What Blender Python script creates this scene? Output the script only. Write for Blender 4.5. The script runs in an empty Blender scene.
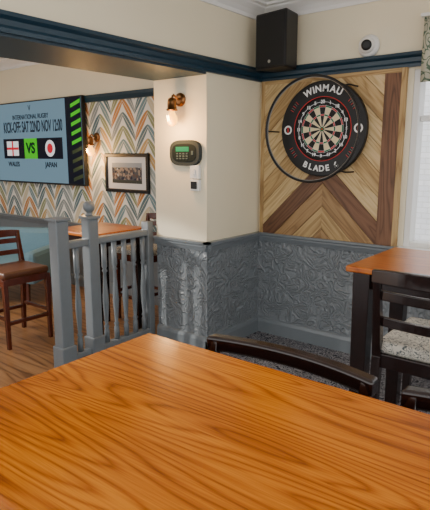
import bpy, bmesh, math, random
from mathutils import Vector, Matrix
random.seed(4)
S=bpy.context.scene
col=S.collection

# ---------------------------------------------------------------- materials
def newmat(name):
    m=bpy.data.materials.new(name); m.use_nodes=True
    nt=m.node_tree; b=nt.nodes['Principled BSDF']
    return m,nt,b
def L(nt,a,b): nt.links.new(a,b)
def N(nt,t,**k):
    n=nt.nodes.new(t)
    for a,v in k.items(): setattr(n,a,v)
    return n
def M(nt,op,a,b=None,c=None):
    n=nt.nodes.new('ShaderNodeMath'); n.operation=op
    for i,v in enumerate((a,b,c)):
        if v is None: continue
        if isinstance(v,(int,float)): n.inputs[i].default_value=v
        else: nt.links.new(v,n.inputs[i])
    return n.outputs[0]
def plain(name,c,rough=.5,metal=0,emit=None,estr=0,coat=0,noise=0,nscale=8,bump=0,spec=None):
    m,nt,b=newmat(name)
    b.inputs['Base Color'].default_value=(*c,1)
    b.inputs['Roughness'].default_value=rough
    b.inputs['Metallic'].default_value=metal
    if spec is not None: b.inputs['Specular IOR Level'].default_value=spec
    if coat: b.inputs['Coat Weight'].default_value=coat; b.inputs['Coat Roughness'].default_value=.08
    if emit: b.inputs['Emission Color'].default_value=(*emit,1); b.inputs['Emission Strength'].default_value=estr
    tc=N(nt,'ShaderNodeTexCoord'); no=N(nt,'ShaderNodeTexNoise'); no.inputs['Scale'].default_value=nscale; no.inputs['Detail'].default_value=4
    L(nt,tc.outputs['Object'],no.inputs['Vector'])
    if noise:
        mx=N(nt,'ShaderNodeMix',data_type='RGBA')
        mx.inputs['A'].default_value=(*[x*(1-noise) for x in c],1); mx.inputs['B'].default_value=(*[min(1,x*(1+noise)) for x in c],1)
        L(nt,no.outputs['Fac'],mx.inputs['Factor']); L(nt,mx.outputs['Result'],b.inputs['Base Color'])
    if bump:
        bp=N(nt,'ShaderNodeBump'); bp.inputs['Strength'].default_value=bump; bp.inputs['Distance'].default_value=.004
        L(nt,no.outputs['Fac'],bp.inputs['Height']); L(nt,bp.outputs[0],b.inputs['Normal'])
    return m
def ramp(nt,fac,stops,interp='LINEAR'):
    r=N(nt,'ShaderNodeValToRGB'); r.color_ramp.interpolation=interp
    e=r.color_ramp.elements
    while len(e)<len(stops): e.new(.5)
    for i,(p,c) in enumerate(stops):
        e[i].position=p; e[i].color=(*c,1)
    L(nt,fac,r.inputs[0]); return r.outputs[0]
def wood(name,dark,mid,light,rough=.35,coat=0,sx=1.0,sy=7.0,rings=9,fine=1.0,boards=None,bump=.15,pw=2.2,amp=.42,blotch=.5,spec=.5,tint=.22):
    m,nt,b=newmat(name)
    b.inputs['Specular IOR Level'].default_value=spec
    tc=N(nt,'ShaderNodeTexCoord'); oi=N(nt,'ShaderNodeObjectInfo')
    off=N(nt,'ShaderNodeCombineXYZ'); L(nt,M(nt,'MULTIPLY',oi.outputs['Random'],37.),off.inputs[2]); L(nt,M(nt,'MULTIPLY',oi.outputs['Random'],11.),off.inputs[0])
    sep=N(nt,'ShaderNodeSeparateXYZ'); L(nt,tc.outputs['Object'],sep.inputs[0])
    add=N(nt,'ShaderNodeVectorMath',operation='ADD'); L(nt,tc.outputs['Object'],add.inputs[0]); L(nt,off.outputs[0],add.inputs[1])
    vec=add.outputs[0]; bn=None
    if boards:
        idx=M(nt,'FLOOR',M(nt,'DIVIDE',sep.outputs[1],boards))
        cb=N(nt,'ShaderNodeCombineXYZ'); L(nt,M(nt,'MULTIPLY',idx,3.17),cb.inputs[2]); L(nt,M(nt,'MULTIPLY',idx,1.71),cb.inputs[0])
        a2=N(nt,'ShaderNodeVectorMath',operation='ADD'); L(nt,vec,a2.inputs[0]); L(nt,cb.outputs[0],a2.inputs[1]); vec=a2.outputs[0]
        wn=N(nt,'ShaderNodeTexWhiteNoise',noise_dimensions='1D'); L(nt,idx,wn.inputs['W']); bn=wn.outputs['Value']
    mp=N(nt,'ShaderNodeMapping'); mp.inputs['Scale'].default_value=(sx,sy,1); L(nt,vec,mp.inputs[0])
    no=N(nt,'ShaderNodeTexNoise'); no.inputs['Scale'].default_value=1; no.inputs['Detail'].default_value=1.5; no.inputs['Roughness'].default_value=.35
    L(nt,mp.outputs[0],no.inputs['Vector'])
    fr=M(nt,'FRACT',M(nt,'MULTIPLY',no.outputs['Fac'],rings))
    fr=M(nt,'SUBTRACT',1.,M(nt,'ABSOLUTE',M(nt,'SUBTRACT',M(nt,'MULTIPLY',fr,2.),1.)))
    tri=M(nt,'POWER',fr,pw)
    mp2=N(nt,'ShaderNodeMapping'); mp2.inputs['Scale'].default_value=(7*fine,210*fine,60); L(nt,vec,mp2.inputs[0])
    nf=N(nt,'ShaderNodeTexNoise'); nf.inputs['Scale'].default_value=1; nf.inputs['Detail'].default_value=3; L(nt,mp2.outputs[0],nf.inputs['Vector'])
    mp3=N(nt,'ShaderNodeMapping'); mp3.inputs['Scale'].default_value=(1.3,5,3); L(nt,vec,mp3.inputs[0])
    nb=N(nt,'ShaderNodeTexNoise'); nb.inputs['Scale'].default_value=1; L(nt,mp3.outputs[0],nb.inputs['Vector'])
    f=M(nt,'ADD',M(nt,'MULTIPLY',tri,amp),M(nt,'MULTIPLY',nf.outputs['Fac'],.55))
    f=M(nt,'ADD',f,M(nt,'MULTIPLY',M(nt,'SUBTRACT',nb.outputs['Fac'],.5),blotch))
    if bn is not None: f=M(nt,'ADD',f,M(nt,'MULTIPLY',M(nt,'SUBTRACT',bn,.5),.08))
    f=M(nt,'ADD',f,M(nt,'MULTIPLY',M(nt,'SUBTRACT',oi.outputs['Random'],.5),tint))
    c=ramp(nt,f,[(.12,light),(.42,mid),(.85,dark)])
    L(nt,c,b.inputs['Base Color'])
    b.inputs['Roughness'].default_value=rough
    if coat: b.inputs['Coat Weight'].default_value=coat; b.inputs['Coat Roughness'].default_value=.12
    bp=N(nt,'ShaderNodeBump'); bp.inputs['Strength'].default_value=bump; bp.inputs['Distance'].default_value=.002
    L(nt,f,bp.inputs['Height']); L(nt,bp.outputs[0],b.inputs['Normal'])
    return m

CREAM=plain('cream_paint',(.83,.75,.56),.55,noise=.03,nscale=3)
WHITE=plain('ceiling_white',(.87,.86,.84),.6,noise=.02)
BLUE=plain('teal_blue_gloss',(.008,.032,.055),.3,noise=.1)
SOFFIT=plain('soffit_blue',(.022,.045,.065),.5,noise=.1)
GREY=plain('grey_blue_paint',(.175,.20,.22),.3,noise=.06,nscale=20)
RAILGREY=plain('balustrade_paint',(.165,.19,.21),.3,noise=.06,nscale=20)
DARK=plain('dark_mahogany',(.013,.0045,.0035),.2,coat=.4,noise=.4,nscale=25)
REDWOOD=plain('red_mahogany',(.085,.017,.008),.25,coat=.3,noise=.4,nscale=25)
LEATHER=plain('brown_leather',(.10,.035,.015),.4,noise=.2,nscale=40)
BLACK=plain('black_plastic',(.008,.008,.009),.4,noise=.2,spec=.35)
MATTEBLACK=plain('black_sisal',(.008,.008,.008),.8,noise=.3,nscale=200)
CREAMS=plain('cream_sisal',(.75,.63,.38),.8,noise=.15,nscale=200)
REDS=plain('red_sisal',(.45,.012,.01),.8,noise=.15,nscale=200)
GREENS=plain('green_sisal',(.005,.14,.05),.8,noise=.15,nscale=200)
WIRE=plain('steel_wire',(.6,.6,.62),.3,metal=1)
WPL=plain('white_plastic',(.8,.8,.78),.4)
PRINTW=plain('print_white',(.8,.8,.8),.5)
PRINTR=plain('print_red',(.5,.01,.01),.5)
BRASS=plain('aged_brass',(.28,.13,.05),.3,metal=1,noise=.2)
TABLE=wood('orange_oak',(.085,.014,.0004),(.40,.098,.001),(.63,.20,.004),.24,coat=.16,sx=.6,sy=7,rings=26,boards=.38,pw=2.6,amp=.34,blotch=.65,spec=.22,tint=0,fine=1.1)
TABLE2=wood('orange_oak_dark',(.14,.022,.003),(.42,.10,.006),(.56,.17,.012),.3,coat=.1,sx=1,sy=9,rings=14,tint=0,amp=.3)
PINE=wood('pine_planks',(.24,.135,.05),(.52,.36,.16),(.68,.51,.28),.55,sx=1.2,sy=12,rings=9,amp=.34)
PINE2=wood('pine_mid',(.20,.105,.036),(.43,.28,.115),(.58,.41,.20),.55,sx=1.2,sy=12,rings=9,amp=.34)
PINE3=wood('pine_dark',(.15,.072,.026),(.31,.18,.072),(.43,.27,.125),.55,sx=1.2,sy=12,rings=9,amp=.34)
WALNUT=wood('walnut_planks',(.035,.014,.006),(.12,.05,.021),(.20,.092,.044),.5,sx=1.2,sy=12,rings=9,amp=.34)
FLOORW=wood('floorboards',(.10,.04,.012),(.32,.15,.055),(.46,.25,.11),.35,sx=1,sy=8,rings=6,boards=.12)
SOFA=plain('pale_blue_fabric',(.15,.28,.36),.8,noise=.1,nscale=60,bump=.4)

def dado_mat():
    m,nt,b=newmat('embossed_dado')
    tc=N(nt,'ShaderNodeTexCoord')
    n1=N(nt,'ShaderNodeTexNoise'); n1.inputs['Scale'].default_value=7; n1.inputs['Detail'].default_value=1
    L(nt,tc.outputs['Object'],n1.inputs['Vector'])
    sub=N(nt,'ShaderNodeVectorMath',operation='SUBTRACT'); L(nt,n1.outputs['Color'],sub.inputs[0]); sub.inputs[1].default_value=(.5,.5,.5)
    sc=N(nt,'ShaderNodeVectorMath',operation='SCALE'); L(nt,sub.outputs[0],sc.inputs[0]); sc.inputs['Scale'].default_value=.36
    ad=N(nt,'ShaderNodeVectorMath',operation='ADD'); L(nt,tc.outputs['Object'],ad.inputs[0]); L(nt,sc.outputs[0],ad.inputs[1])
    v=N(nt,'ShaderNodeTexVoronoi'); v.inputs['Scale'].default_value=7.5; L(nt,ad.outputs[0],v.inputs['Vector'])
    s=M(nt,'SINE',M(nt,'MULTIPLY',v.outputs['Distance'],24))
    s=M(nt,'MAXIMUM',s,-.3)
    n2=N(nt,'ShaderNodeTexNoise'); n2.inputs['Scale'].default_value=70; L(nt,tc.outputs['Object'],n2.inputs['Vector'])
    h=M(nt,'ADD',s,M(nt,'MULTIPLY',n2.outputs['Fac'],.6))
    bp=N(nt,'ShaderNodeBump'); bp.inputs['Strength'].default_value=.9; bp.inputs['Distance'].default_value=.0075
    L(nt,h,bp.inputs['Height']); L(nt,bp.outputs[0],b.inputs['Normal'])
    L(nt,ramp(nt,n2.outputs['Fac'],[(.3,(.185,.21,.23)),(.7,(.225,.25,.27))]),b.inputs['Base Color'])
    b.inputs['Roughness'].default_value=.28
    return m
DADO=dado_mat()
def carpet_mat(name,dark,light,scale,thr):
    m,nt,b=newmat(name)
    tc=N(nt,'ShaderNodeTexCoord')
    n1=N(nt,'ShaderNodeTexNoise'); n1.inputs['Scale'].default_value=scale; n1.inputs['Detail'].default_value=1.5; n1.inputs['Distortion'].default_value=1.2
    L(nt,tc.outputs['Object'],n1.inputs['Vector'])
    f=M(nt,'ABSOLUTE',M(nt,'SINE',M(nt,'MULTIPLY',n1.outputs['Fac'],22)))
    L(nt,ramp(nt,f,[(thr-.1,dark),(thr+.1,light)]),b.inputs['Base Color'])
    b.inputs['Roughness'].default_value=.9; b.inputs['Specular IOR Level'].default_value=.1
    return m
CARPET=carpet_mat('patterned_carpet',(.02,.025,.035),(.27,.27,.29),18,.64)
SEATF=carpet_mat('tapestry_fabric',(.09,.11,.12),(.60,.57,.50),26,.45)
def wallpaper():
    m,nt,b=newmat('feather_wallpaper')
    tc=N(nt,'ShaderNodeTexCoord'); sp=N(nt,'ShaderNodeSeparateXYZ'); L(nt,tc.outputs['Object'],sp.inputs[0])
    x=sp.outputs[0]; z=sp.outputs[2]; W=.36; h=.135
    u=M(nt,'DIVIDE',M(nt,'ADD',x,20.),W)
    a=M(nt,'MULTIPLY',M(nt,'ABSOLUTE',M(nt,'SUBTRACT',M(nt,'FRACT',u),.5)),2.)
    s=M(nt,'SUBTRACT',M(nt,'DIVIDE',z,h),M(nt,'MULTIPLY',M(nt,'POWER',a,.8),1.9))
    ci=M(nt,'FLOOR',M(nt,'MULTIPLY',u,2.)); ce=M(nt,'FLOOR',s)
    f=M(nt,'MULTIPLY',M(nt,'ABSOLUTE',M(nt,'SUBTRACT',M(nt,'FRACT',s),.5)),2.)
    pr=M(nt,'POWER',M(nt,'SINE',M(nt,'MULTIPLY',M(nt,'ADD',M(nt,'MULTIPLY',a,.9),.05),math.pi)),.5)
    mask=M(nt,'LESS_THAN',f,M(nt,'MULTIPLY',pr,.82))
    cb=N(nt,'ShaderNodeCombineXYZ'); L(nt,ci,cb.inputs[0]); L(nt,ce,cb.inputs[1])
    wn=N(nt,'ShaderNodeTexWhiteNoise',noise_dimensions='2D'); L(nt,cb.outputs[0],wn.inputs['Vector'])
    pal=[(.0,(.48,.20,.045)),(.10,(.09,.155,.175)),(.28,(.33,.37,.34)),(.46,(.24,.26,.12)),(.58,(.58,.50,.33)),(.68,(.14,.24,.27)),(.82,(.50,.31,.11)),(.90,(.23,.26,.26))]
    c=ramp(nt,wn.outputs['Value'],pal,'CONSTANT')
    barb=M(nt,'LESS_THAN',f,.07)
    mx0=N(nt,'ShaderNodeMix',data_type='RGBA'); L(nt,barb,mx0.inputs['Factor']); L(nt,c,mx0.inputs['A']); mx0.inputs['B'].default_value=(.6,.57,.5,1)
    mx=N(nt,'ShaderNodeMix',data_type='RGBA'); L(nt,mask,mx.inputs['Factor']); mx.inputs['A'].default_value=(.75,.73,.67,1); L(nt,mx0.outputs['Result'],mx.inputs['B'])
    L(nt,mx.outputs['Result'],b.inputs['Base Color']); b.inputs['Roughness'].default_value=.6
    return m
PAPER=wallpaper()
def brick_mat():
    m,nt,b=newmat('whitewashed_brick')
    tc=N(nt,'ShaderNodeTexCoord'); sp=N(nt,'ShaderNodeSeparateXYZ'); L(nt,tc.outputs['Object'],sp.inputs[0])
    cb=N(nt,'ShaderNodeCombineXYZ'); L(nt,sp.outputs[0],cb.inputs[0]); L(nt,sp.outputs[2],cb.inputs[1])
    br=N(nt,'ShaderNodeTexBrick'); br.inputs['Scale'].default_value=4; L(nt,cb.outputs[0],br.inputs['Vector'])
    br.inputs['Color1'].default_value=(.80,.82,.88,1); br.inputs['Color2'].default_value=(.70,.73,.80,1); br.inputs['Mortar'].default_value=(.6,.62,.66,1)
    L(nt,br.outputs['Color'],b.inputs['Base Color']); b.inputs['Roughness'].default_value=.8
    return m
BRICK=brick_mat()

# ---------------------------------------------------------------- geometry
def empty(name,loc=(0,0,0),rz=0):
    e=bpy.data.objects.new(name,None); e.location=loc; e.rotation_euler=(0,0,rz); e.empty_display_size=.1
    col.objects.link(e); return e
def mk(name,verts,faces,mats,parent=None,loc=(0,0,0),rot=(0,0,0),smooth=False,mi=None,bevel=0,segs=2):
    me=bpy.data.meshes.new(name); me.from_pydata([tuple(v) for v in verts],[],faces); me.update()
    if not isinstance(mats,(list,tuple)): mats=[mats]
    for m in mats: me.materials.append(m)
    if mi:
        for p,i in zip(me.polygons,mi): p.material_index=i
    bm=bmesh.new(); bm.from_mesh(me); bmesh.ops.recalc_face_normals(bm,faces=bm.faces); bm.to_mesh(me); bm.free()
    o=bpy.data.objects.new(name,me); o.location=loc; o.rotation_euler=rot
    col.objects.link(o)
    if parent: o.parent=parent
    if smooth:
        for p in me.polygons: p.use_smooth=True
    if bevel:
        b=o.modifiers.new('bevel','BEVEL'); b.width=bevel; b.segments=segs; b.limit_method='ANGLE'; b.angle_limit=math.radians(40)
    return o
BF=[(0,1,2,3),(7,6,5,4),(0,4,5,1),(1,5,6,2),(2,6,7,3),(3,7,4,0)]
def bv(a,b):
    x0,y0,z0=a; x1,y1,z1=b
    return [(x0,y0,z0),(x1,y0,z0),(x1,y1,z0),(x0,y1,z0),(x0,y0,z1),(x1,y0,z1),(x1,y1,z1),(x0,y1,z1)]
def boxes(name,lst,mats,parent=None,bevel=0,**k):
    V=[];F=[];I=[]
    for a,b,mi in lst:
        n=len(V); V+=bv(a,b); F+=[tuple(i+n for i in f) for f in BF]; I+=[mi]*6
    return mk(name,V,F,mats,parent,mi=I,bevel=bevel,**k)
def box(name,a,b,mat,parent=None,bevel=0,**k): return boxes(name,[(a,b,0)],[mat],parent,bevel,**k)
def cbox(name,c,s,mat,parent=None,bevel=0,rot=(0,0,0)):
    h=[x/2 for x in s]
    return box(name,(-h[0],-h[1],-h[2]),(h[0],h[1],h[2]),mat,parent,bevel,loc=c,rot=rot)
def taper(name,p0,p1,s0,s1,mat,parent=None,bevel=.004):
    V=[]
    for p,s in((p0,s0),(p1,s1)):
        hx,hy=s[0]/2,s[1]/2
        V+=[(p[0]-hx,p[1]-hy,p[2]),(p[0]+hx,p[1]-hy,p[2]),(p[0]+hx,p[1]+hy,p[2]),(p[0]-hx,p[1]+hy,p[2])]
    return mk(name,V,BF,mat,parent,bevel=bevel)
def lathe(name,prof,mat,parent=None,loc=(0,0,0),rot=(0,0,0),n=24,smooth=True):
    V=[];F=[]
    for r,z in prof:
        for i in range(n):
            a=2*math.pi*i/n; V.append((r*math.cos(a),r*math.sin(a),z))
    for j in range(len(prof)-1):
        for i in range(n):
            F.append((j*n+i,j*n+(i+1)%n,(j+1)*n+(i+1)%n,(j+1)*n+i))
    F.append(tuple(range(n-1,-1,-1))); F.append(tuple((len(prof)-1)*n+i for i in range(n)))
    o=mk(name,V,F,mat,parent,loc,rot)
    if smooth:
        for p in o.data.polygons: p.use_smooth=len(p.vertices)==4
    return o
def tube(name,pts,r,mat,parent=None,cyclic=False):
    cu=bpy.data.curves.new(name,'CURVE'); cu.dimensions='3D'; cu.bevel_depth=r; cu.bevel_resolution=4; cu.use_fill_caps=True
    sp=cu.splines.new('POLY'); sp.points.add(len(pts)-1)
    for i,p in enumerate(pts): sp.points[i].co=(*p,1)
    sp.use_cyclic_u=cyclic; cu.materials.append(mat)
    o=bpy.data.objects.new(name,cu); col.objects.link(o)
    if parent: o.parent=parent
    return o
def sweep(name,p0,p1,nrm,prof,mat,parent=None):
    V=[];n=len(prof)
    for p in(p0,p1):
        for d,z in prof: V.append((p[0]+nrm[0]*d,p[1]+nrm[1]*d,z))
    F=[tuple(range(n)),tuple(range(2*n-1,n-1,-1))]+[(i,(i+1)%n,n+(i+1)%n,n+i) for i in range(n)]
    return mk(name,V,F,mat,parent)
def text(name,s,mat,parent,loc,size,width=None,rot=(math.pi/2,0,0),ext=.001,align='CENTER',bold=0):
    cu=bpy.data.curves.new(name,'FONT'); cu.body=s; cu.size=size; cu.extrude=ext; cu.align_x=align; cu.align_y='CENTER'; cu.offset=bold
    cu.materials.append(mat)
    o=bpy.data.objects.new(name,cu); col.objects.link(o); o.parent=parent; o.location=loc; o.rotation_euler=rot
    if width:
        bpy.context.view_layer.update()
        w=o.dimensions.x
        if w>0: o.scale=(width/w,1,1)
    return o

XP=-2.47; XL=-3.0; YP=3.0; YD=3.705; ZC=2.68; ZR=.83; XW=-1.235
# ---------------------------------------------------------------- shell
box('floor',(-7.6,-2,-.1),(2.4,3.9,0),CARPET)
box('floor_wood_area',(-7.5,-2,.0),(-3.05,3.7,.006),FLOORW)
box('ceiling',(-7.6,-2,ZC),(2.4,3.9,ZC+.1),WHITE)
boxes('wall_back',[((-7.5,YD,0),(XL,YD+.15,.74),0),((-7.5,YD,.74),(XL,YD+.15,2.13),1),((-7.5,YD,2.13),(XL,YD+.15,ZC),2),
  ((XL,YD,0),(XW,YD+.15,ZR),3),((XL,YD,ZR),(XW,YD+.15,ZC),2),
  ((XW,YD,0),(1.3,YD+.15,.86),3),((XW,YD,2.10),(1.3,YD+.15,ZC),2),((1.3,YD,0),(2.4,YD+.15,ZR),3),((1.3,YD,ZR),(2.4,YD+.15,ZC),2)],[GREY,PAPER,CREAM,DADO])
boxes('wall_left',[((-7.65,-2,0),(-7.5,YD+.15,.74),0),((-7.65,-2,.74),(-7.5,YD+.15,2.13),1),((-7.65,-2,2.13),(-7.5,YD+.15,ZC),2)],[GREY,PAPER,CREAM])
boxes('wall_pillar',[((XL,YP,0),(XP,YD,ZR),0),((XL,YP,ZR),(XP,YD,ZC),1)],[DADO,CREAM])
boxes('wall_bulkhead',[((XL,-2,2.10),(XP,YP,2.13),1),((XL,-2,2.13),(XP,YP,ZC),0)],[CREAM,SOFFIT])
pr=[(0,2.115),(.022,2.115),(.026,2.135),(.018,2.15),(.022,2.175),(.045,2.19),(.045,2.21),(0,2.21)]
sweep('trim_1',(XP,-2),(XP,YD),(1,0),pr,BLUE)
sweep('trim_2',(XP,YD),(1.3,YD),(0,-1),pr,BLUE)
sweep('trim_3',(-7.5,YD),(XL,YD),(0,-1),[(0,2.09),(.03,2.09),(.045,2.13),(.045,2.16),(0,2.16)],BLUE)
cr=[(0,.815),(.012,.815),(.02,.835),(.028,.85),(.028,.862),(.045,.872),(.045,.889),(0,.889)]
sweep('trim_4',(XP,YP-.045),(XP,YD),(1,0),cr,GREY)
sweep('trim_5',(XL-.0,YP),(XP+.045,YP),(0,-1),cr,GREY)
sweep('trim_6',(XP,YD),(XW,YD),(0,-1),cr,GREY)
sweep('trim_7',(-7.5,YD),(XL,YD),(0,-1),[(a,z-.125) for a,z in cr],GREY)
bb=[(0,0),(.022,0),(.022,.10),(.014,.125),(0,.135)]
sweep('baseboard_side',(XP,YP-.022),(XP,YD),(1,0),bb,GREY)
sweep('baseboard_front',(XL,YP),(XP+.022,YP),(0,-1),bb,GREY)
sweep('baseboard_back',(XP,YD),(1.3,YD),(0,-1),bb,GREY)
sweep('baseboard_left',(-7.5,YD),(XL,YD),(0,-1),bb,GREY)
cn=[(0,2.575),(.015,2.575),(.02,2.60),(.045,2.625),(.085,2.65),(.09,2.66),(.12,2.665),(.12,2.68),(0,2.68)]
sweep('trim_8',(XP,-2),(XP,YD),(1,0),cn,WHITE)
sweep('trim_9',(XP,YD),(2.4,YD),(0,-1),cn,WHITE)
sweep('trim_10',(-7.5,YD),(XL,YD),(0,-1),cn,WHITE)
sweep('trim_11',(XL,-2),(XL,YD),(-1,0),cn,WHITE)

# window
w=empty('window_1',(0,YD,0))
for n,a,b in [('frame_left',(XW,.0,.86),(XW+.045,.12,2.1)),('frame_right',(1.24,.0,.86),(1.3,.12,2.1)),('frame_top',(XW+.045,.0,2.04),(1.24,.12,2.1)),
  ('frame_bottom',(XW+.045,.0,.86),(1.24,.12,.93)),('mullion_1',(-.33,.04,.93),(-.28,.1,2.04)),('mullion_2',(.45,.04,.93),(.5,.1,2.04)),('transom',(XW+.045,.045,1.76),(1.24,.095,1.8)),
  ('sill',(XW-.02,-.12,.86),(1.32,0,.895))]:
    box(n,a,b,WPL,w,bevel=.006)
gl,nt,b_=newmat('glass'); b_.inputs['Transmission Weight'].default_value=1; b_.inputs['Roughness'].default_value=0; b_.inputs['IOR'].default_value=1.02; b_.inputs['Alpha'].default_value=.15
box('pane',(XW+.045,.066,.93),(1.24,.07,2.04),gl,w)
box('exterior_wall',(-3,6.2,0),(6,6.4,4),BRICK)
box('ground_outside',(-3,3.86,-.15),(6,6.2,-.1),plain('paving',(.4,.4,.4),.8,noise=.2))
def curtain(x0,x1,z0,z1,mat,name,y=-.13):
    V=[];F=[];n=60
    for i in range(n+1):
        t=i/n; yy=YD+y+.018*math.sin(t*(x1-x0)/.07*2*math.pi)
        for z in(z0,z1): V.append((x0+t*(x1-x0),yy,z))
    for i in range(n): F.append((2*i,2*i+2,2*i+3,2*i+1))
    o=mk(name,V,F,mat,smooth=True); s=o.modifiers.new('s','SOLIDIFY'); s.thickness=.006; return o
CURT=carpet_mat('leaf_fabric',(.12,.18,.13),(.5,.5,.40),9,.5)
cv=empty('window_valance',(0,0,0))
curtain(-1.16,1.2,2.0,2.40,CURT,'pleated_fabric',-.10).parent=cv
box('valance_board',(-1.18,YD-.12,2.40),(1.22,YD,2.42),WPL,cv)

# ---------------------------------------------------------------- wood backboard
wb=empty('wooden_backboard',(0,0,0))
X0,X1,Z0,Z1=-2.445,-1.275,.889,2.115
CXB,CZB=-1.87,1.50
def clip(poly,a,b):
    out=[];n=len(poly)
    sd=lambda p:(b[0]-a[0])*(p[1]-a[1])-(b[1]-a[1])*(p[0]-a[0])
    for i in range(n):
        p,q=poly[i],poly[(i+1)%n]; sp,sq=sd(p),sd(q)
        if sp>=0: out.append(p)
        if (sp>=0)!=(sq>=0):
            t=sp/(sp-sq); out.append((p[0]+t*(q[0]-p[0]),p[1]+t*(q[1]-p[1])))
    return out
def clipc(poly,region):
    for i in range(len(region)):
        poly=clip(poly,region[i],region[(i+1)%len(region)])
        if len(poly)<3: return []
    return poly
pc=[0]
def planks(region,ang,width,matf,y0,y1,gap=.0015,off=0):
    d=(math.cos(ang),math.sin(ang)); n=(-d[1],d[0]); c=(CXB,CZB)
    for k in range(-20,21):
        a=k*width+gap+off; b=(k+1)*width-gap+off
        q=[(c[0]+d[0]*s+n[0]*t,c[1]+d[1]*s+n[1]*t) for s,t in((-3,a),(3,a),(3,b),(-3,b))]
        r=clipc(q,region)
        if len(r)<3: continue
        ar=abs(sum(r[i][0]*r[(i+1)%len(r)][1]-r[(i+1)%len(r)][0]*r[i][1] for i in range(len(r))))/2
        if ar<2e-4: continue
        V=[];m=len(r)
        for yy in(y0,y1):
            for p in r:
                dx,dz=p[0]-c[0],p[1]-c[1]
                V.append((dx*d[0]+dz*d[1],dx*n[0]+dz*n[1],-yy))
        F=[tuple(range(m)),tuple(range(2*m-1,m-1,-1))]+[(i,(i+1)%m,m+(i+1)%m,m+i) for i in range(m)]
        mat=matf(k) if callable(matf) else matf
        o=mk('plank_%d'%pc[0],V,F,mat,wb,bevel=.0015,segs=1); pc[0]+=1
        o.matrix_local=Matrix(((d[0],n[0],0,c[0]),(0,0,-1,0),(d[1],n[1],0,c[1]),(0,0,0,1)))
YB=YD-.001
XR=X1-.15
PW=.125
def stain_up(k):
    if k==-1: return WALNUT
    if k<-1: return [PINE3,PINE2,PINE3,PINE2][(-k-2)%4]
    return [PINE,PINE2,PINE,PINE,PINE2,PINE][k%6]
planks([(X0,Z0),(CXB,Z0),(CXB,Z1),(X0,Z1)],math.radians(45),PW,stain_up,YB-.026,YB)
planks([(CXB,Z0),(XR,Z0),(XR,Z1),(CXB,Z1)],math.radians(-45),PW,stain_up,YB-.026,YB)
planks([(XR,Z0),(X1-.035,Z0),(X1-.035,Z1),(XR,Z1)],math.pi/2,.3,WALNUT,YB-.03,YB,off=-(.3)*0+((CXB-XR)%.3)-.3+.02)
# border frame
def strip(a,b,ang): planks([(a[0],a[1]),(b[0],a[1]),(b[0],b[1]),(a[0],b[1])],ang,5,PINE2,YB-.031,YB,off=-2.5)
strip((X0,Z0),(X0+.035,Z1),math.pi/2); strip((X1-.035,Z0),(X1,Z1),math.pi/2)
strip((X0+.035,Z1-.03),(X1-.035,Z1),0); 

# ---------------------------------------------------------------- dartboard
db=empty('dartboard',(-1.871,YD-.032,1.725))
def ring(name,r0,r1,y0,y1,mat,n=64,a0=0,a1=2*math.pi):
    full=abs(a1-a0-2*math.pi)<1e-6
    V=[];F=[];k=n if full else n+1
    for i in range(k):
        a=a0+(a1-a0)*i/n; c,s=math.cos(a),math.sin(a)
        V+=[(r0*c,y0,r0*s),(r1*c,y0,r1*s),(r1*c,y1,r1*s),(r0*c,y1,r0*s)]
    for i in range(n):
        j=(i+1)%k; A=4*i;B=4*j
        F+=[(A,A+1,B+1,B),(A+1,A+2,B+2,B+1),(A+2,A+3,B+3,B+2),(A+3,A,B,B+3)]
    if not full: F+=[(0,1,2,3),(4*n+3,4*n+2,4*n+1,4*n)]
    return mk(name,V,F,mat,db)
lathe('board_body',[(.225,0),(.225,.036)],MATTEBLACK,db,rot=(math.pi/2,0,0),n=64)
o=ring('surround',.228,.352,-.042,0,BLACK); bvm=o.modifiers.new('b','BEVEL'); bvm.width=.008; bvm.segments=3
ring('surround_red_line',.232,.237,-.0435,-.04,PRINTR)
ring('number_wire',.196,.199,-.040,-.037,WIRE)
nums=[20,1,18,4,13,6,10,15,2,17,3,19,7,16,8,11,14,9,12,5]
V=[];F=[];I=[]
for i in range(20):
    ac=math.pi/2-i*math.pi/10
    for r0,r1,kind in((.016,.097,0),(.097,.109,1),(.109,.160,0),(.160,.172,1)):
        mi=(1 if i%2 else 0) if kind==0 else (3 if i%2 else 2)
        n0=len(V); st=4
        for k in range(st+1):
            a=ac-math.pi/20+math.pi/10*k/st
            V+=[(r0*math.cos(a),-.0375,r0*math.sin(a)),(r1*math.cos(a),-.0375,r1*math.sin(a))]
        for k in range(st):
            F.append((n0+2*k,n0+2*k+1,n0+2*k+3,n0+2*k+2)); I.append(mi)
for rr,mi,yy in((.016,3,-.0376),(.007,2,-.038)):
    n0=len(V); V+=[(rr*math.cos(2*math.pi*k/24),yy,rr*math.sin(2*math.pi*k/24)) for k in range(24)]
    F.append(tuple(range(n0,n0+24))); I.append(mi)
mk('scoring_segments',V,F,[MATTEBLACK,CREAMS,REDS,GREENS],db,mi=I)
for i in range(20):
    a=math.pi/2-i*math.pi/10-math.pi/20
    tube('spider_%d'%i,[(.016*math.cos(a),-.038,.016*math.sin(a)),(.178*math.cos(a),-.038,.178*math.sin(a))],.0006,WIRE,db)
    a+=math.pi/20
    text('number_%d'%nums[i],str(nums[i]),PRINTW,db,(.198*math.cos(a),-.0395,.198*math.sin(a)),.034,rot=(math.pi/2,0,0) ,bold=.0008)
for r in(.097,.109,.160,.172): ring('spider_ring',r-.0006,r+.0006,-.0385,-.0375,WIRE)
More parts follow.
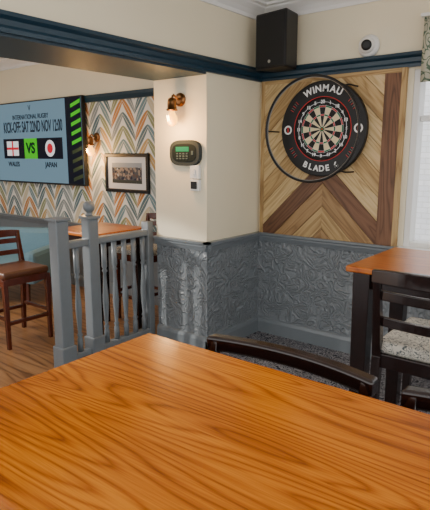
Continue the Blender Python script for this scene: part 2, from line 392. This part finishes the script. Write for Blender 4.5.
def arctext(s,rad,size,bottom=False,mat=PRINTW,step=.72,nm='t'):
    adv={'I':.4,'W':1.25,'M':1.15,' ':.5}
    ws=[adv.get(ch,.92)*size*step for ch in s]; tot=sum(ws); acc=0
    for i,ch in enumerate(s):
        k=(acc+ws[i]/2-tot/2)/rad; acc+=ws[i]
        a=math.pi/2-k if not bottom else -math.pi/2+k
        o=text(nm+'_%d'%i,ch,mat,db,(rad*math.cos(a),-.0432,rad*math.sin(a)),size,bold=.002)
        o.rotation_euler=(Matrix.Rotation(-(a-(math.pi/2 if not bottom else -math.pi/2)),3,'Y')@Matrix.Rotation(math.pi/2,3,'X')).to_euler()
arctext('WINMAU',.293,.068,nm='top_letter',step=.86)
arctext('BLADE 6',.293,.062,True,nm='bottom_letter',step=.84)
for sgn in(-1,1):
    ring('logo_ring',.022,.034,-.0434,-.041,PRINTW,n=24).location=(sgn*.29,0,0)
    cbox('logo_bar',(sgn*.29,-.0425,0),(.012,.002,.04),PRINTR,db)
MG=plain('mark_grey',(.12,.12,.12),.5)
for i in range(-2,3):
    for base in (math.pi/5,4*math.pi/5,-math.pi/5,-4*math.pi/5):
        a=base+i*.06
        cbox('surround_mark',(.293*math.cos(a),-.0425,.293*math.sin(a)),(.03,.0015,.004),MG if i%2 else PRINTR,db,rot=(0,-a,0))
hy=-.215; hr=.375
pts=[(hr*math.cos(2*math.pi*i/72),hy,hr*math.sin(2*math.pi*i/72)) for i in range(72)]
hoop=empty('dartboard_light_hoop',(-1.875,YD-.032,1.715))
tube('hoop',pts,.009,BLACK,hoop,True)
ptl=[((hr-.009)*math.cos(2*math.pi*i/72),hy+.006,(hr-.009)*math.sin(2*math.pi*i/72)) for i in range(72)]
tube('led_strip',ptl,.004,plain('led_grey',(.25,.25,.24),.5),hoop,True)
for i,a in enumerate((50,180,310)):
    a=math.radians(a); c,s=math.cos(a),math.sin(a)
    tube('arm_%d'%i,[(hr*c,hy,hr*s),((hr+.02)*c,-.14,(hr+.02)*s),((hr+.02)*c,.0,(hr+.02)*s)],.006,BLACK,hoop)

# ---------------------------------------------------------------- TV
tv=empty('wall_tv',(-5.6,YD,1.68))
box('casing',(-.89,-.085,-.485),(.89,-.035,.485),BLACK,tv,bevel=.006)
box('wall_bracket',(-.3,-.035,-.2),(.3,0,.2),BLACK,tv)
def screenm(name,c,s=1.0):
    m,nt,b=newmat(name); b.inputs['Base Color'].default_value=(*[x*.1 for x in c],1); b.inputs['Roughness'].default_value=.35; b.inputs['Specular IOR Level'].default_value=.2
    b.inputs['Emission Color'].default_value=(*c,1); b.inputs['Emission Strength'].default_value=s; return m
SB=screenm('screen_bluegrey',(.15,.25,.32),.9); SD=screenm('screen_navy',(.002,.004,.012),1); SG=screenm('screen_green',(.05,.50,.01),1); SW=screenm('screen_white',(.8,.8,.8),1); SR=screenm('screen_red',(.6,.01,.03),1)
box('screen',(-.875,-.088,-.465),(.875,-.084,.47),SB,tv)
box('banner',(.60,-.090,-.465),(.875,-.0885,.47),SD,tv)
SK=plain('stripe_dark',(.02,.04,.02),.4)
for i in range(9):
    z=-.44+i*.10
    V=[(.70,-.0925,z),(.87,-.0925,z+.05),(.87,-.0925,z+.09),(.70,-.0925,z+.04)]
    mk('banner_stripe_%d'%i,V,[(0,1,2,3)],SG if i>3 else SK,tv)
text('headline','KICK-OFF: SAT 22ND NOV 12:00',SD,tv,(-.08,-.089,.18),.18,width=1.22,bold=.003)
text('subline','INTERNATIONAL RUGBY',SD,tv,(-.10,-.089,.30),.075,width=.75,bold=.001)
text('crest','V',SD,tv,(-.10,-.089,.40),.09)
box('versus_tile',(-.25,-.092,-.19),(.02,-.0905,.05),SG,tv)
text('versus','VS',SD,tv,(-.115,-.0925,-.07),.17,bold=.006)
box('tile_left',(-.72,-.0905,-.19),(-.25,-.0885,.05),SD,tv); box('tile_right',(.02,-.0905,-.19),(.52,-.0885,.05),SD,tv)
box('flag_left',(-.64,-.092,-.155),(-.38,-.0905,.02),SW,tv)
box('flag_left_v',(-.525,-.0935,-.155),(-.495,-.0921,.02),SR,tv); box('flag_left_h',(-.64,-.0935,-.083),(-.38,-.0921,-.053),SR,tv)
lathe('flag_right',[(.095,0),(.095,.001)],SW,tv,loc=(.28,-.0907,-.07),rot=(math.pi/2,0,0))
lathe('flag_right_disc',[(.055,0),(.055,.001)],SR,tv,loc=(.28,-.0925,-.07),rot=(math.pi/2,0,0))
text('team_left','WALES',SD,tv,(-.51,-.089,-.26),.08,bold=.002); text('team_right','JAPAN',SD,tv,(.28,-.089,-.26),.08,bold=.002)

# framed picture
fp=empty('framed_picture',(-4.11,YD,1.35))
for n,a,b in[('frame_top',(-.33,-.03,.165),(.33,0,.2)),('frame_bottom',(-.33,-.03,-.2),(.33,0,-.165)),('frame_left',(-.33,-.03,-.165),(-.295,0,.165)),('frame_right',(.295,-.03,-.165),(.33,0,.165))]:
    box(n,a,b,BLACK,fp,bevel=.004)
box('mat_board',(-.295,-.014,-.165),(.295,0,.165),plain('mat',(.62,.62,.62),.6),fp)
ph,nt,b_=newmat('team_photo_print'); tc=N(nt,'ShaderNodeTexCoord'); sp=N(nt,'ShaderNodeSeparateXYZ'); L(nt,tc.outputs['Object'],sp.inputs[0])
vo=N(nt,'ShaderNodeTexVoronoi'); vo.inputs['Scale'].default_value=30; L(nt,tc.outputs['Object'],vo.inputs['Vector'])
zz=sp.outputs[2]
base=ramp(nt,M(nt,'ADD',M(nt,'MULTIPLY',zz,4.),.5),[(.0,(.04,.05,.045)),(.2,(.04,.05,.045)),(.21,(.07,.075,.09)),(.7,(.07,.075,.09)),(.72,(.28,.31,.35))],'CONSTANT')
people=ramp(nt,vo.outputs['Color'],[(0,(.015,.02,.05)),(.4,(.09,.06,.06)),(.5,(.25,.2,.17)),(.8,(.35,.36,.38))],'CONSTANT')
band=M(nt,'MULTIPLY',M(nt,'LESS_THAN',M(nt,'ABSOLUTE',M(nt,'ADD',zz,.005)),.065),M(nt,'LESS_THAN',vo.outputs['Distance'],.55))
mx=N(nt,'ShaderNodeMix',data_type='RGBA'); L(nt,band,mx.inputs['Factor']); L(nt,base,mx.inputs['A']); L(nt,people,mx.inputs['B']); L(nt,mx.outputs['Result'],b_.inputs['Base Color'])
b_.inputs['Specular IOR Level'].default_value=.2
box('photo',(-.225,-.016,-.105),(.225,-.013,.105),ph,fp)

# ---------------------------------------------------------------- sconces
BULB,nt,b_=newmat('amber_bulb'); b_.inputs['Base Color'].default_value=(.5,.22,.04,1); b_.inputs['Emission Color'].default_value=(1,.42,.04,1); b_.inputs['Emission Strength'].default_value=5; b_.inputs['Roughness'].default_value=.1
HOT,nt,b_=newmat('filament'); b_.inputs['Emission Color'].default_value=(1,.62,.22,1); b_.inputs['Emission Strength'].default_value=25
def sconce(loc):
    e=empty('wall_sconce',loc)
    lathe('wall_plate',[(.05,0),(.05,.012),(.03,.022)],BRASS,e,rot=(math.pi/2,0,0))
    tube('arm',[(0,-.02,0),(0,-.05,.01),(0,-.075,.03),(0,-.09,.02),(0,-.095,-.01)],.008,BRASS,e)
    lathe('socket',[(.012,.02),(.028,.01),(.034,-.015),(.034,-.06),(.042,-.066),(.042,-.074),(.02,-.078)],BRASS,e,loc=(0,-.095,-.01))
    lathe('bulb',[(.014,0),(.018,-.012),(.032,-.035),(.040,-.06),(.036,-.085),(.022,-.104),(.005,-.112)],BULB,e,loc=(0,-.095,-.085))
    tube('filament',[(-.012,-.138,-.12),(-.004,-.138,-.16),(.004,-.138,-.12),(.012,-.138,-.16)],.0035,HOT,e)
    l=bpy.data.lights.new('sconce_light','POINT'); l.energy=11; l.color=(1,.55,.2); l.shadow_soft_size=.05
    lo=bpy.data.objects.new('lamp_glow',l); col.objects.link(lo); lo.parent=e; lo.location=(0,-.19,-.22)
sconce((-2.72,YP,1.94)); sconce((-4.58,YD,1.72))

# keypad + switch
kp=empty('alarm_keypad',(-2.66,YP,1.55))
n=40
def sup(n,a,b,p=3.2): return [(a*abs(math.cos(t))**(2/p)*math.copysign(1,math.cos(t)),b*abs(math.sin(t))**(2/p)*math.copysign(1,math.sin(t))) for t in [2*math.pi*i/n for i in range(n)]]
def slab(name,a,b,y0,y1,mat,parent,bevel=.006):
    q=sup(n,a,b); V=[(x,y0,z) for x,z in q]+[(x,y1,z) for x,z in q]
    return mk(name,V,[tuple(range(n)),tuple(range(2*n-1,n-1,-1))]+[(i,(i+1)%n,n+(i+1)%n,n+i) for i in range(n)],mat,parent,bevel=bevel)
slab('housing',.15,.095,-.035,0,plain('keypad_grey',(.04,.05,.052),.6,spec=.15),kp,.004)
slab('face',.12,.068,-.038,-.034,plain('keypad_face',(.014,.02,.02),.6,spec=.1),kp,.001)
box('display',(-.08,-.040,.010),(.05,-.037,.045),plain('lcd',(.01,.12,.06),.5,emit=(.02,.30,.12),estr=.5,spec=.1),kp)
KG=plain('key_grey',(.08,.11,.11),.6,spec=.1)
for i in range(4):
    for j in range(3): cbox('key',(-.065+i*.032,-.040,-.042+j*.018),(.020,.004,.011),KG,kp,bevel=.001)
cbox('indicator',(.085,-.040,.0),(.02,.004,.03),KG,kp)
sw=empty('wall_switch',(-2.565,YP,1.37))
box('back_box',(-.045,-.03,-.01),(.045,0,.09),WPL,sw,bevel=.005)
box('toggle',(-.012,-.04,.02),(.012,-.03,.06),WPL,sw,bevel=.002)
box('lower_box',(-.04,-.035,-.10),(.045,0,-.015),WPL,sw,bevel=.005)
box('dark_dial',(-.026,-.045,-.085),(.03,-.035,-.03),BLACK,sw,bevel=.004)

# speaker
spk=empty('wall_speaker',(-2.19,YD-.02,2.37),rz=math.radians(-8))
V=[(-.15,-.24,-.20),(.15,-.24,-.20),(.10,-.04,-.20),(-.10,-.04,-.20),(-.15,-.24,.20),(.15,-.24,.20),(.10,-.04,.20),(-.10,-.04,.20)]
mk('cabinet',V,BF,BLACK,spk,bevel=.012)
GR,nt,b_=newmat('speaker_grille'); tc=N(nt,'ShaderNodeTexCoord'); vo=N(nt,'ShaderNodeTexVoronoi'); vo.inputs['Scale'].default_value=150; vo.inputs['Randomness'].default_value=0; L(nt,tc.outputs['Object'],vo.inputs['Vector'])
L(nt,ramp(nt,vo.outputs['Distance'],[(.3,(.003,.003,.003)),(.5,(.015,.015,.016))]),b_.inputs['Base Color']); b_.inputs['Roughness'].default_value=.5; b_.inputs['Specular IOR Level'].default_value=.3
box('grille',(-.137,-.249,-.187),(.137,-.238,.187),GR,spk,bevel=.006)
box('bracket',(-.03,-.05,-.06),(.03,.015,.06),BLACK,spk)
lathe('badge',[(.012,0),(.012,.003)],WIRE,spk,loc=(0,-.249,-.15),rot=(math.pi/2,0,0))

# security camera
sc=empty('security_camera',(-1.56,YD,2.285))
lathe('base',[(.075,0),(.078,.015),(.07,.03),(.055,.04)],WPL,sc,rot=(math.pi/2,0,0),n=32)
lathe('eyeball',[(.01,-.052)]+[(.055*math.cos(t),.055*math.sin(t)) for t in [math.radians(x) for x in range(-70,60,10)]]+[(.03,.05)],WPL,sc,loc=(0,-.055,0),rot=(math.radians(100),0,math.radians(20)),n=32)
lathe('lens_face',[(.036,0),(.034,.008),(.018,.01)],BLACK,sc,loc=(.017,-.100,-.008),rot=(math.radians(100),0,math.radians(20)),n=32)

# ---------------------------------------------------------------- balustrade
bal=empty('balustrade',(-3.08,0,0))
RG=RAILGREY
def newel(y,w,h,ball):
    p='newel_post' if ball else 'square_post'
    cbox(p,(0,y,h/2),(w,w,h),RG,bal,bevel=.008)
    cbox(p+'_base',(0,y,.09),(w+.025,w+.025,.18),RG,bal,bevel=.008)
    cbox(p+'_cap',(0,y,h+.008),(w+.025,w+.025,.022),RG,bal,bevel=.006)
    if ball:
        lathe('ball_finial',[(.03,0),(.022,.015),(.02,.025)]+[(.044*math.cos(t),.066+.044*math.sin(t)) for t in [math.radians(x) for x in range(-60,90,12)]]+[(.004,.11)],RG,bal,loc=(0,y,h+.018))
newel(2.39,.090,1.08,True); newel(2.12,.100,1.09,False)
prof=[(.021,0),(.021,.10),(.014,.115),(.022,.13),(.013,.15),(.017,.20),(.024,.32),(.022,.38),(.014,.50),(.012,.56),(.021,.575),(.013,.59),(.021,.61),(.021,.80)]
for i,y in enumerate((2.255,2.51,2.61,2.71,2.81,2.91)):
    lathe('baluster_%d'%i,prof,RG,bal,loc=(0,y,.09),n=16)
def yrail(name,y0,y1,z0,z1,wd):
    box(name,(-wd/2,y0,z0),(wd/2,y1,z1),RG,bal,bevel=.01)
yrail('hand_rail',2.43,3.0,.885,.935,.07); yrail('hand_rail_b',2.16,2.35,.885,.935,.07)
yrail('bottom_rail',2.43,3.0,.05,.095,.06); yrail('bottom_rail_b',2.16,2.35,.05,.095,.06)
box('wall_post',(-.04,2.94,0),(.04,3.0,1.0),RG,bal,bevel=.006)

# ---------------------------------------------------------------- furniture
def table(name,cx,cy,lx,ly,z,mat,leg=.075,rz=0,th=.032,inset=.03):
    e=empty(name,(cx,cy,0),rz)
    t=cbox('top',(0,0,z-th/2),(lx,ly,th),mat,e,bevel=.009); t.modifiers[0].segments=3
    ax,ay=lx/2-inset-leg/2,ly/2-inset-leg/2; k=0
    for sx in(-1,1):
        for sy in(-1,1):
            taper('leg_%d'%k,(sx*ax,sy*ay,0),(sx*ax,sy*ay,z-th),(leg*.8,leg*.8),(leg,leg),DARK,e); k+=1
    for s in(-1,1):
        cbox('apron_x',(0,s*(ay),z-th-.045),(2*ax-leg,.025,.09),DARK,e,bevel=.003)
        cbox('apron_y',(s*ax,0,z-th-.045),(.025,2*ay-leg,.09),DARK,e,bevel=.003)
    return e
def bow(name,x0,x1,y,z0,z1,th,b,mat,parent,n=16,crown=0,ybot=None):
    V=[];F=[]
    if ybot is None: ybot=y
    for i in range(n+1):
        t=i/n; x=x0+(x1-x0)*t; q=1-(2*t-1)**2
        yy=-b*q; zc=crown*q
        V+=[(x,ybot+yy-th/2,z0),(x,ybot+yy+th/2,z0),(x,y+yy+th/2,z1+zc),(x,y+yy-th/2,z1+zc)]
    for i in range(n):
        A=4*i;B=A+4
        F+=[(A,A+1,B+1,B),(A+1,A+2,B+2,B+1),(A+2,A+3,B+3,B+2),(A+3,A,B,B+3)]
    F+=[(0,1,2,3),(4*n+3,4*n+2,4*n+1,4*n)]
    o=mk(name,V,F,mat,parent,bevel=.009 if th>.03 else .005,segs=3)
    return o
def chair(name,cx,cy,rz,sz,tz,wd=.44,dp=.42,mat=DARK,toph=.06,slats=2,topth=.026,flare=0,crown=.012,b=.03,seat=None):
    e=empty(name,(cx,cy,0),rz)
    hb=-dp/2+.018; hf=dp/2-.022; hx=wd/2-.02
    for s,nm in((-1,'left'),(1,'right')):
        taper('front_leg_'+nm,(s*hx,hf,0),(s*hx,hf,sz-.03),(.03,.03),(.04,.04),mat,e)
        taper('rear_leg_'+nm,(s*hx,hb-.05,0),(s*hx,hb,sz-.03),(.032,.034),(.038,.042),mat,e)
        taper('back_post_'+nm,(s*hx,hb,sz-.03),(s*(hx+flare),hb-.055,tz-.02),(.038,.042),(.03,.028),mat,e)
        cbox('side_rail_'+nm,(s*hx,0,sz-.05),(.024,dp-.06,.06),mat,e,bevel=.003)
        cbox('side_stretcher_'+nm,(s*hx,-.02,sz*.42),(.02,dp-.04,.028),mat,e,bevel=.003)
    cbox('front_rail',(0,hf,sz-.05),(2*hx,.024,.06),mat,e,bevel=.003)
    cbox('rear_rail',(0,hb,sz-.05),(2*hx,.024,.06),mat,e,bevel=.003)
    cbox('foot_rail',(0,hf,sz*.36),(2*hx,.026,.03),mat,e,bevel=.003)
    cbox('rear_stretcher',(0,hb-.03,sz*.36),(2*hx,.022,.028),mat,e,bevel=.003)
    s_=cbox('seat_cushion',(0,.005,sz+.005),(wd-.01,dp-.015,.055),seat or SEATF,e,bevel=.022); s_.modifiers[0].segments=4
    H=tz-sz
    bow('top_rail',-(hx+.02+flare),(hx+.02+flare),hb-.056,tz-toph,tz-.008,topth,b,mat,e,crown=crown)
    for i in range(slats):
        z=sz+H*(.30+.32*i)
        yy=hb-.055*(z-sz)/H
        bow('slat_%d'%i,-hx,hx,yy,z,z+.042,.014,.026,mat,e)
    return e
table('pub_table',-.43,.775,1.52,.76,.96,TABLE,rz=math.radians(0.5))
chair('dining_chair',-.72,.97,math.pi,.66,.985,wd=.50,dp=.42,toph=.055,topth=.045,flare=.02,slats=2,crown=.0,b=.045)
chair('dining_chair',-.11,.97,math.pi,.66,.985,wd=.50,dp=.42,toph=.055,topth=.045,flare=.02,slats=2,crown=.0,b=.045)
table('pub_table',-.55,2.80,1.1,.70,.98,TABLE2,leg=.09,inset=.03)
chair('bar_chair',-.55,2.27,0,.735,1.09,wd=.46,dp=.46)
table('pub_table',-3.48,2.80,.56,.56,.93,TABLE2,leg=.06)
chair('bar_chair',-3.92,2.25,-math.pi/2,.60,.90,wd=.42,dp=.40,mat=REDWOOD,seat=LEATHER)
chair('bar_chair',-3.50,3.34,math.pi,.66,.98,wd=.42,dp=.40,mat=REDWOOD)

# armchair
ac=empty('armchair',(-5.15,2.95,0),math.radians(-150))
cbox('seat',(0,.0,.33),(.62,.66,.22),SOFA,ac,bevel=.05)
cbox('backrest',(0,-.32,.48),(.74,.16,.5),SOFA,ac,bevel=.06,rot=(math.radians(8),0,0))
for s in(-1,1): cbox('armrest',(s*.36,.0,.40),(.13,.68,.34),SOFA,ac,bevel=.05)
k=0
for sx in(-1,1):
    for sy in(-1,1): taper('foot_%d'%k,(sx*.3,sy*.27,0),(sx*.3,sy*.27,.24),(.03,.03),(.045,.045),REDWOOD,ac); k+=1

# ---------------------------------------------------------------- light
wd=bpy.data.worlds.new('World'); S.world=wd; wd.use_nodes=True
bg=wd.node_tree.nodes['Background']; bg.inputs[0].default_value=(1,.985,.96,1); bg.inputs[1].default_value=1.85
def area(name,loc,target,size,energy,color=(1,1,1),sy=None):
    l=bpy.data.lights.new(name,'AREA'); l.energy=energy; l.size=size; l.color=color
    if sy: l.shape='RECTANGLE'; l.size_y=sy
    o=bpy.data.objects.new(name,l); col.objects.link(o); o.location=loc
    o.rotation_euler=(Vector(target)-Vector(loc)).to_track_quat('-Z','Y').to_euler(); return o
def aim(o,loc,target):
    o.location=loc; o.rotation_euler=(Vector(target)-Vector(loc)).to_track_quat('-Z','Y').to_euler()
l=bpy.data.lights.new('low_sun_beam','SPOT'); l.energy=620; l.spot_size=math.radians(17); l.spot_blend=.3; l.shadow_soft_size=.06; l.color=(1,.94,.86)
o=bpy.data.objects.new('low_sun_beam',l); col.objects.link(o); aim(o,(-5.8,.2,1.9),(-2.85,2.95,.42))
l=bpy.data.lights.new('sun','SUN'); l.energy=3.5; l.angle=.02; l.color=(1,.97,.93)
o=bpy.data.objects.new('sun',l); col.objects.link(o); aim(o,(0,0,6),(0,6*math.cos(math.radians(50)),6-6*math.sin(math.radians(50))))
area('ceiling_light',(-1.0,1.3,2.6),(-1.0,1.3,0),.6,14,(1,.95,.88))  # added fill lamp below the ceiling, no visible fitting
area('ceiling_light_b',(-5,1.3,2.6),(-5,1.3,0),.6,30,(1,.95,.88))  # second added fill, brightens the TV room from above, unseen

cam=bpy.data.cameras.new('camera'); co=bpy.data.objects.new('camera',cam); col.objects.link(co)
co.location=(0,0,1.535)
co.rotation_euler=Vector((-.612,.768,-.189)).to_track_quat('-Z','Y').to_euler()
cam.sensor_fit='HORIZONTAL'; cam.sensor_width=36; cam.lens=36*520/430; cam.clip_start=.02
S.camera=co
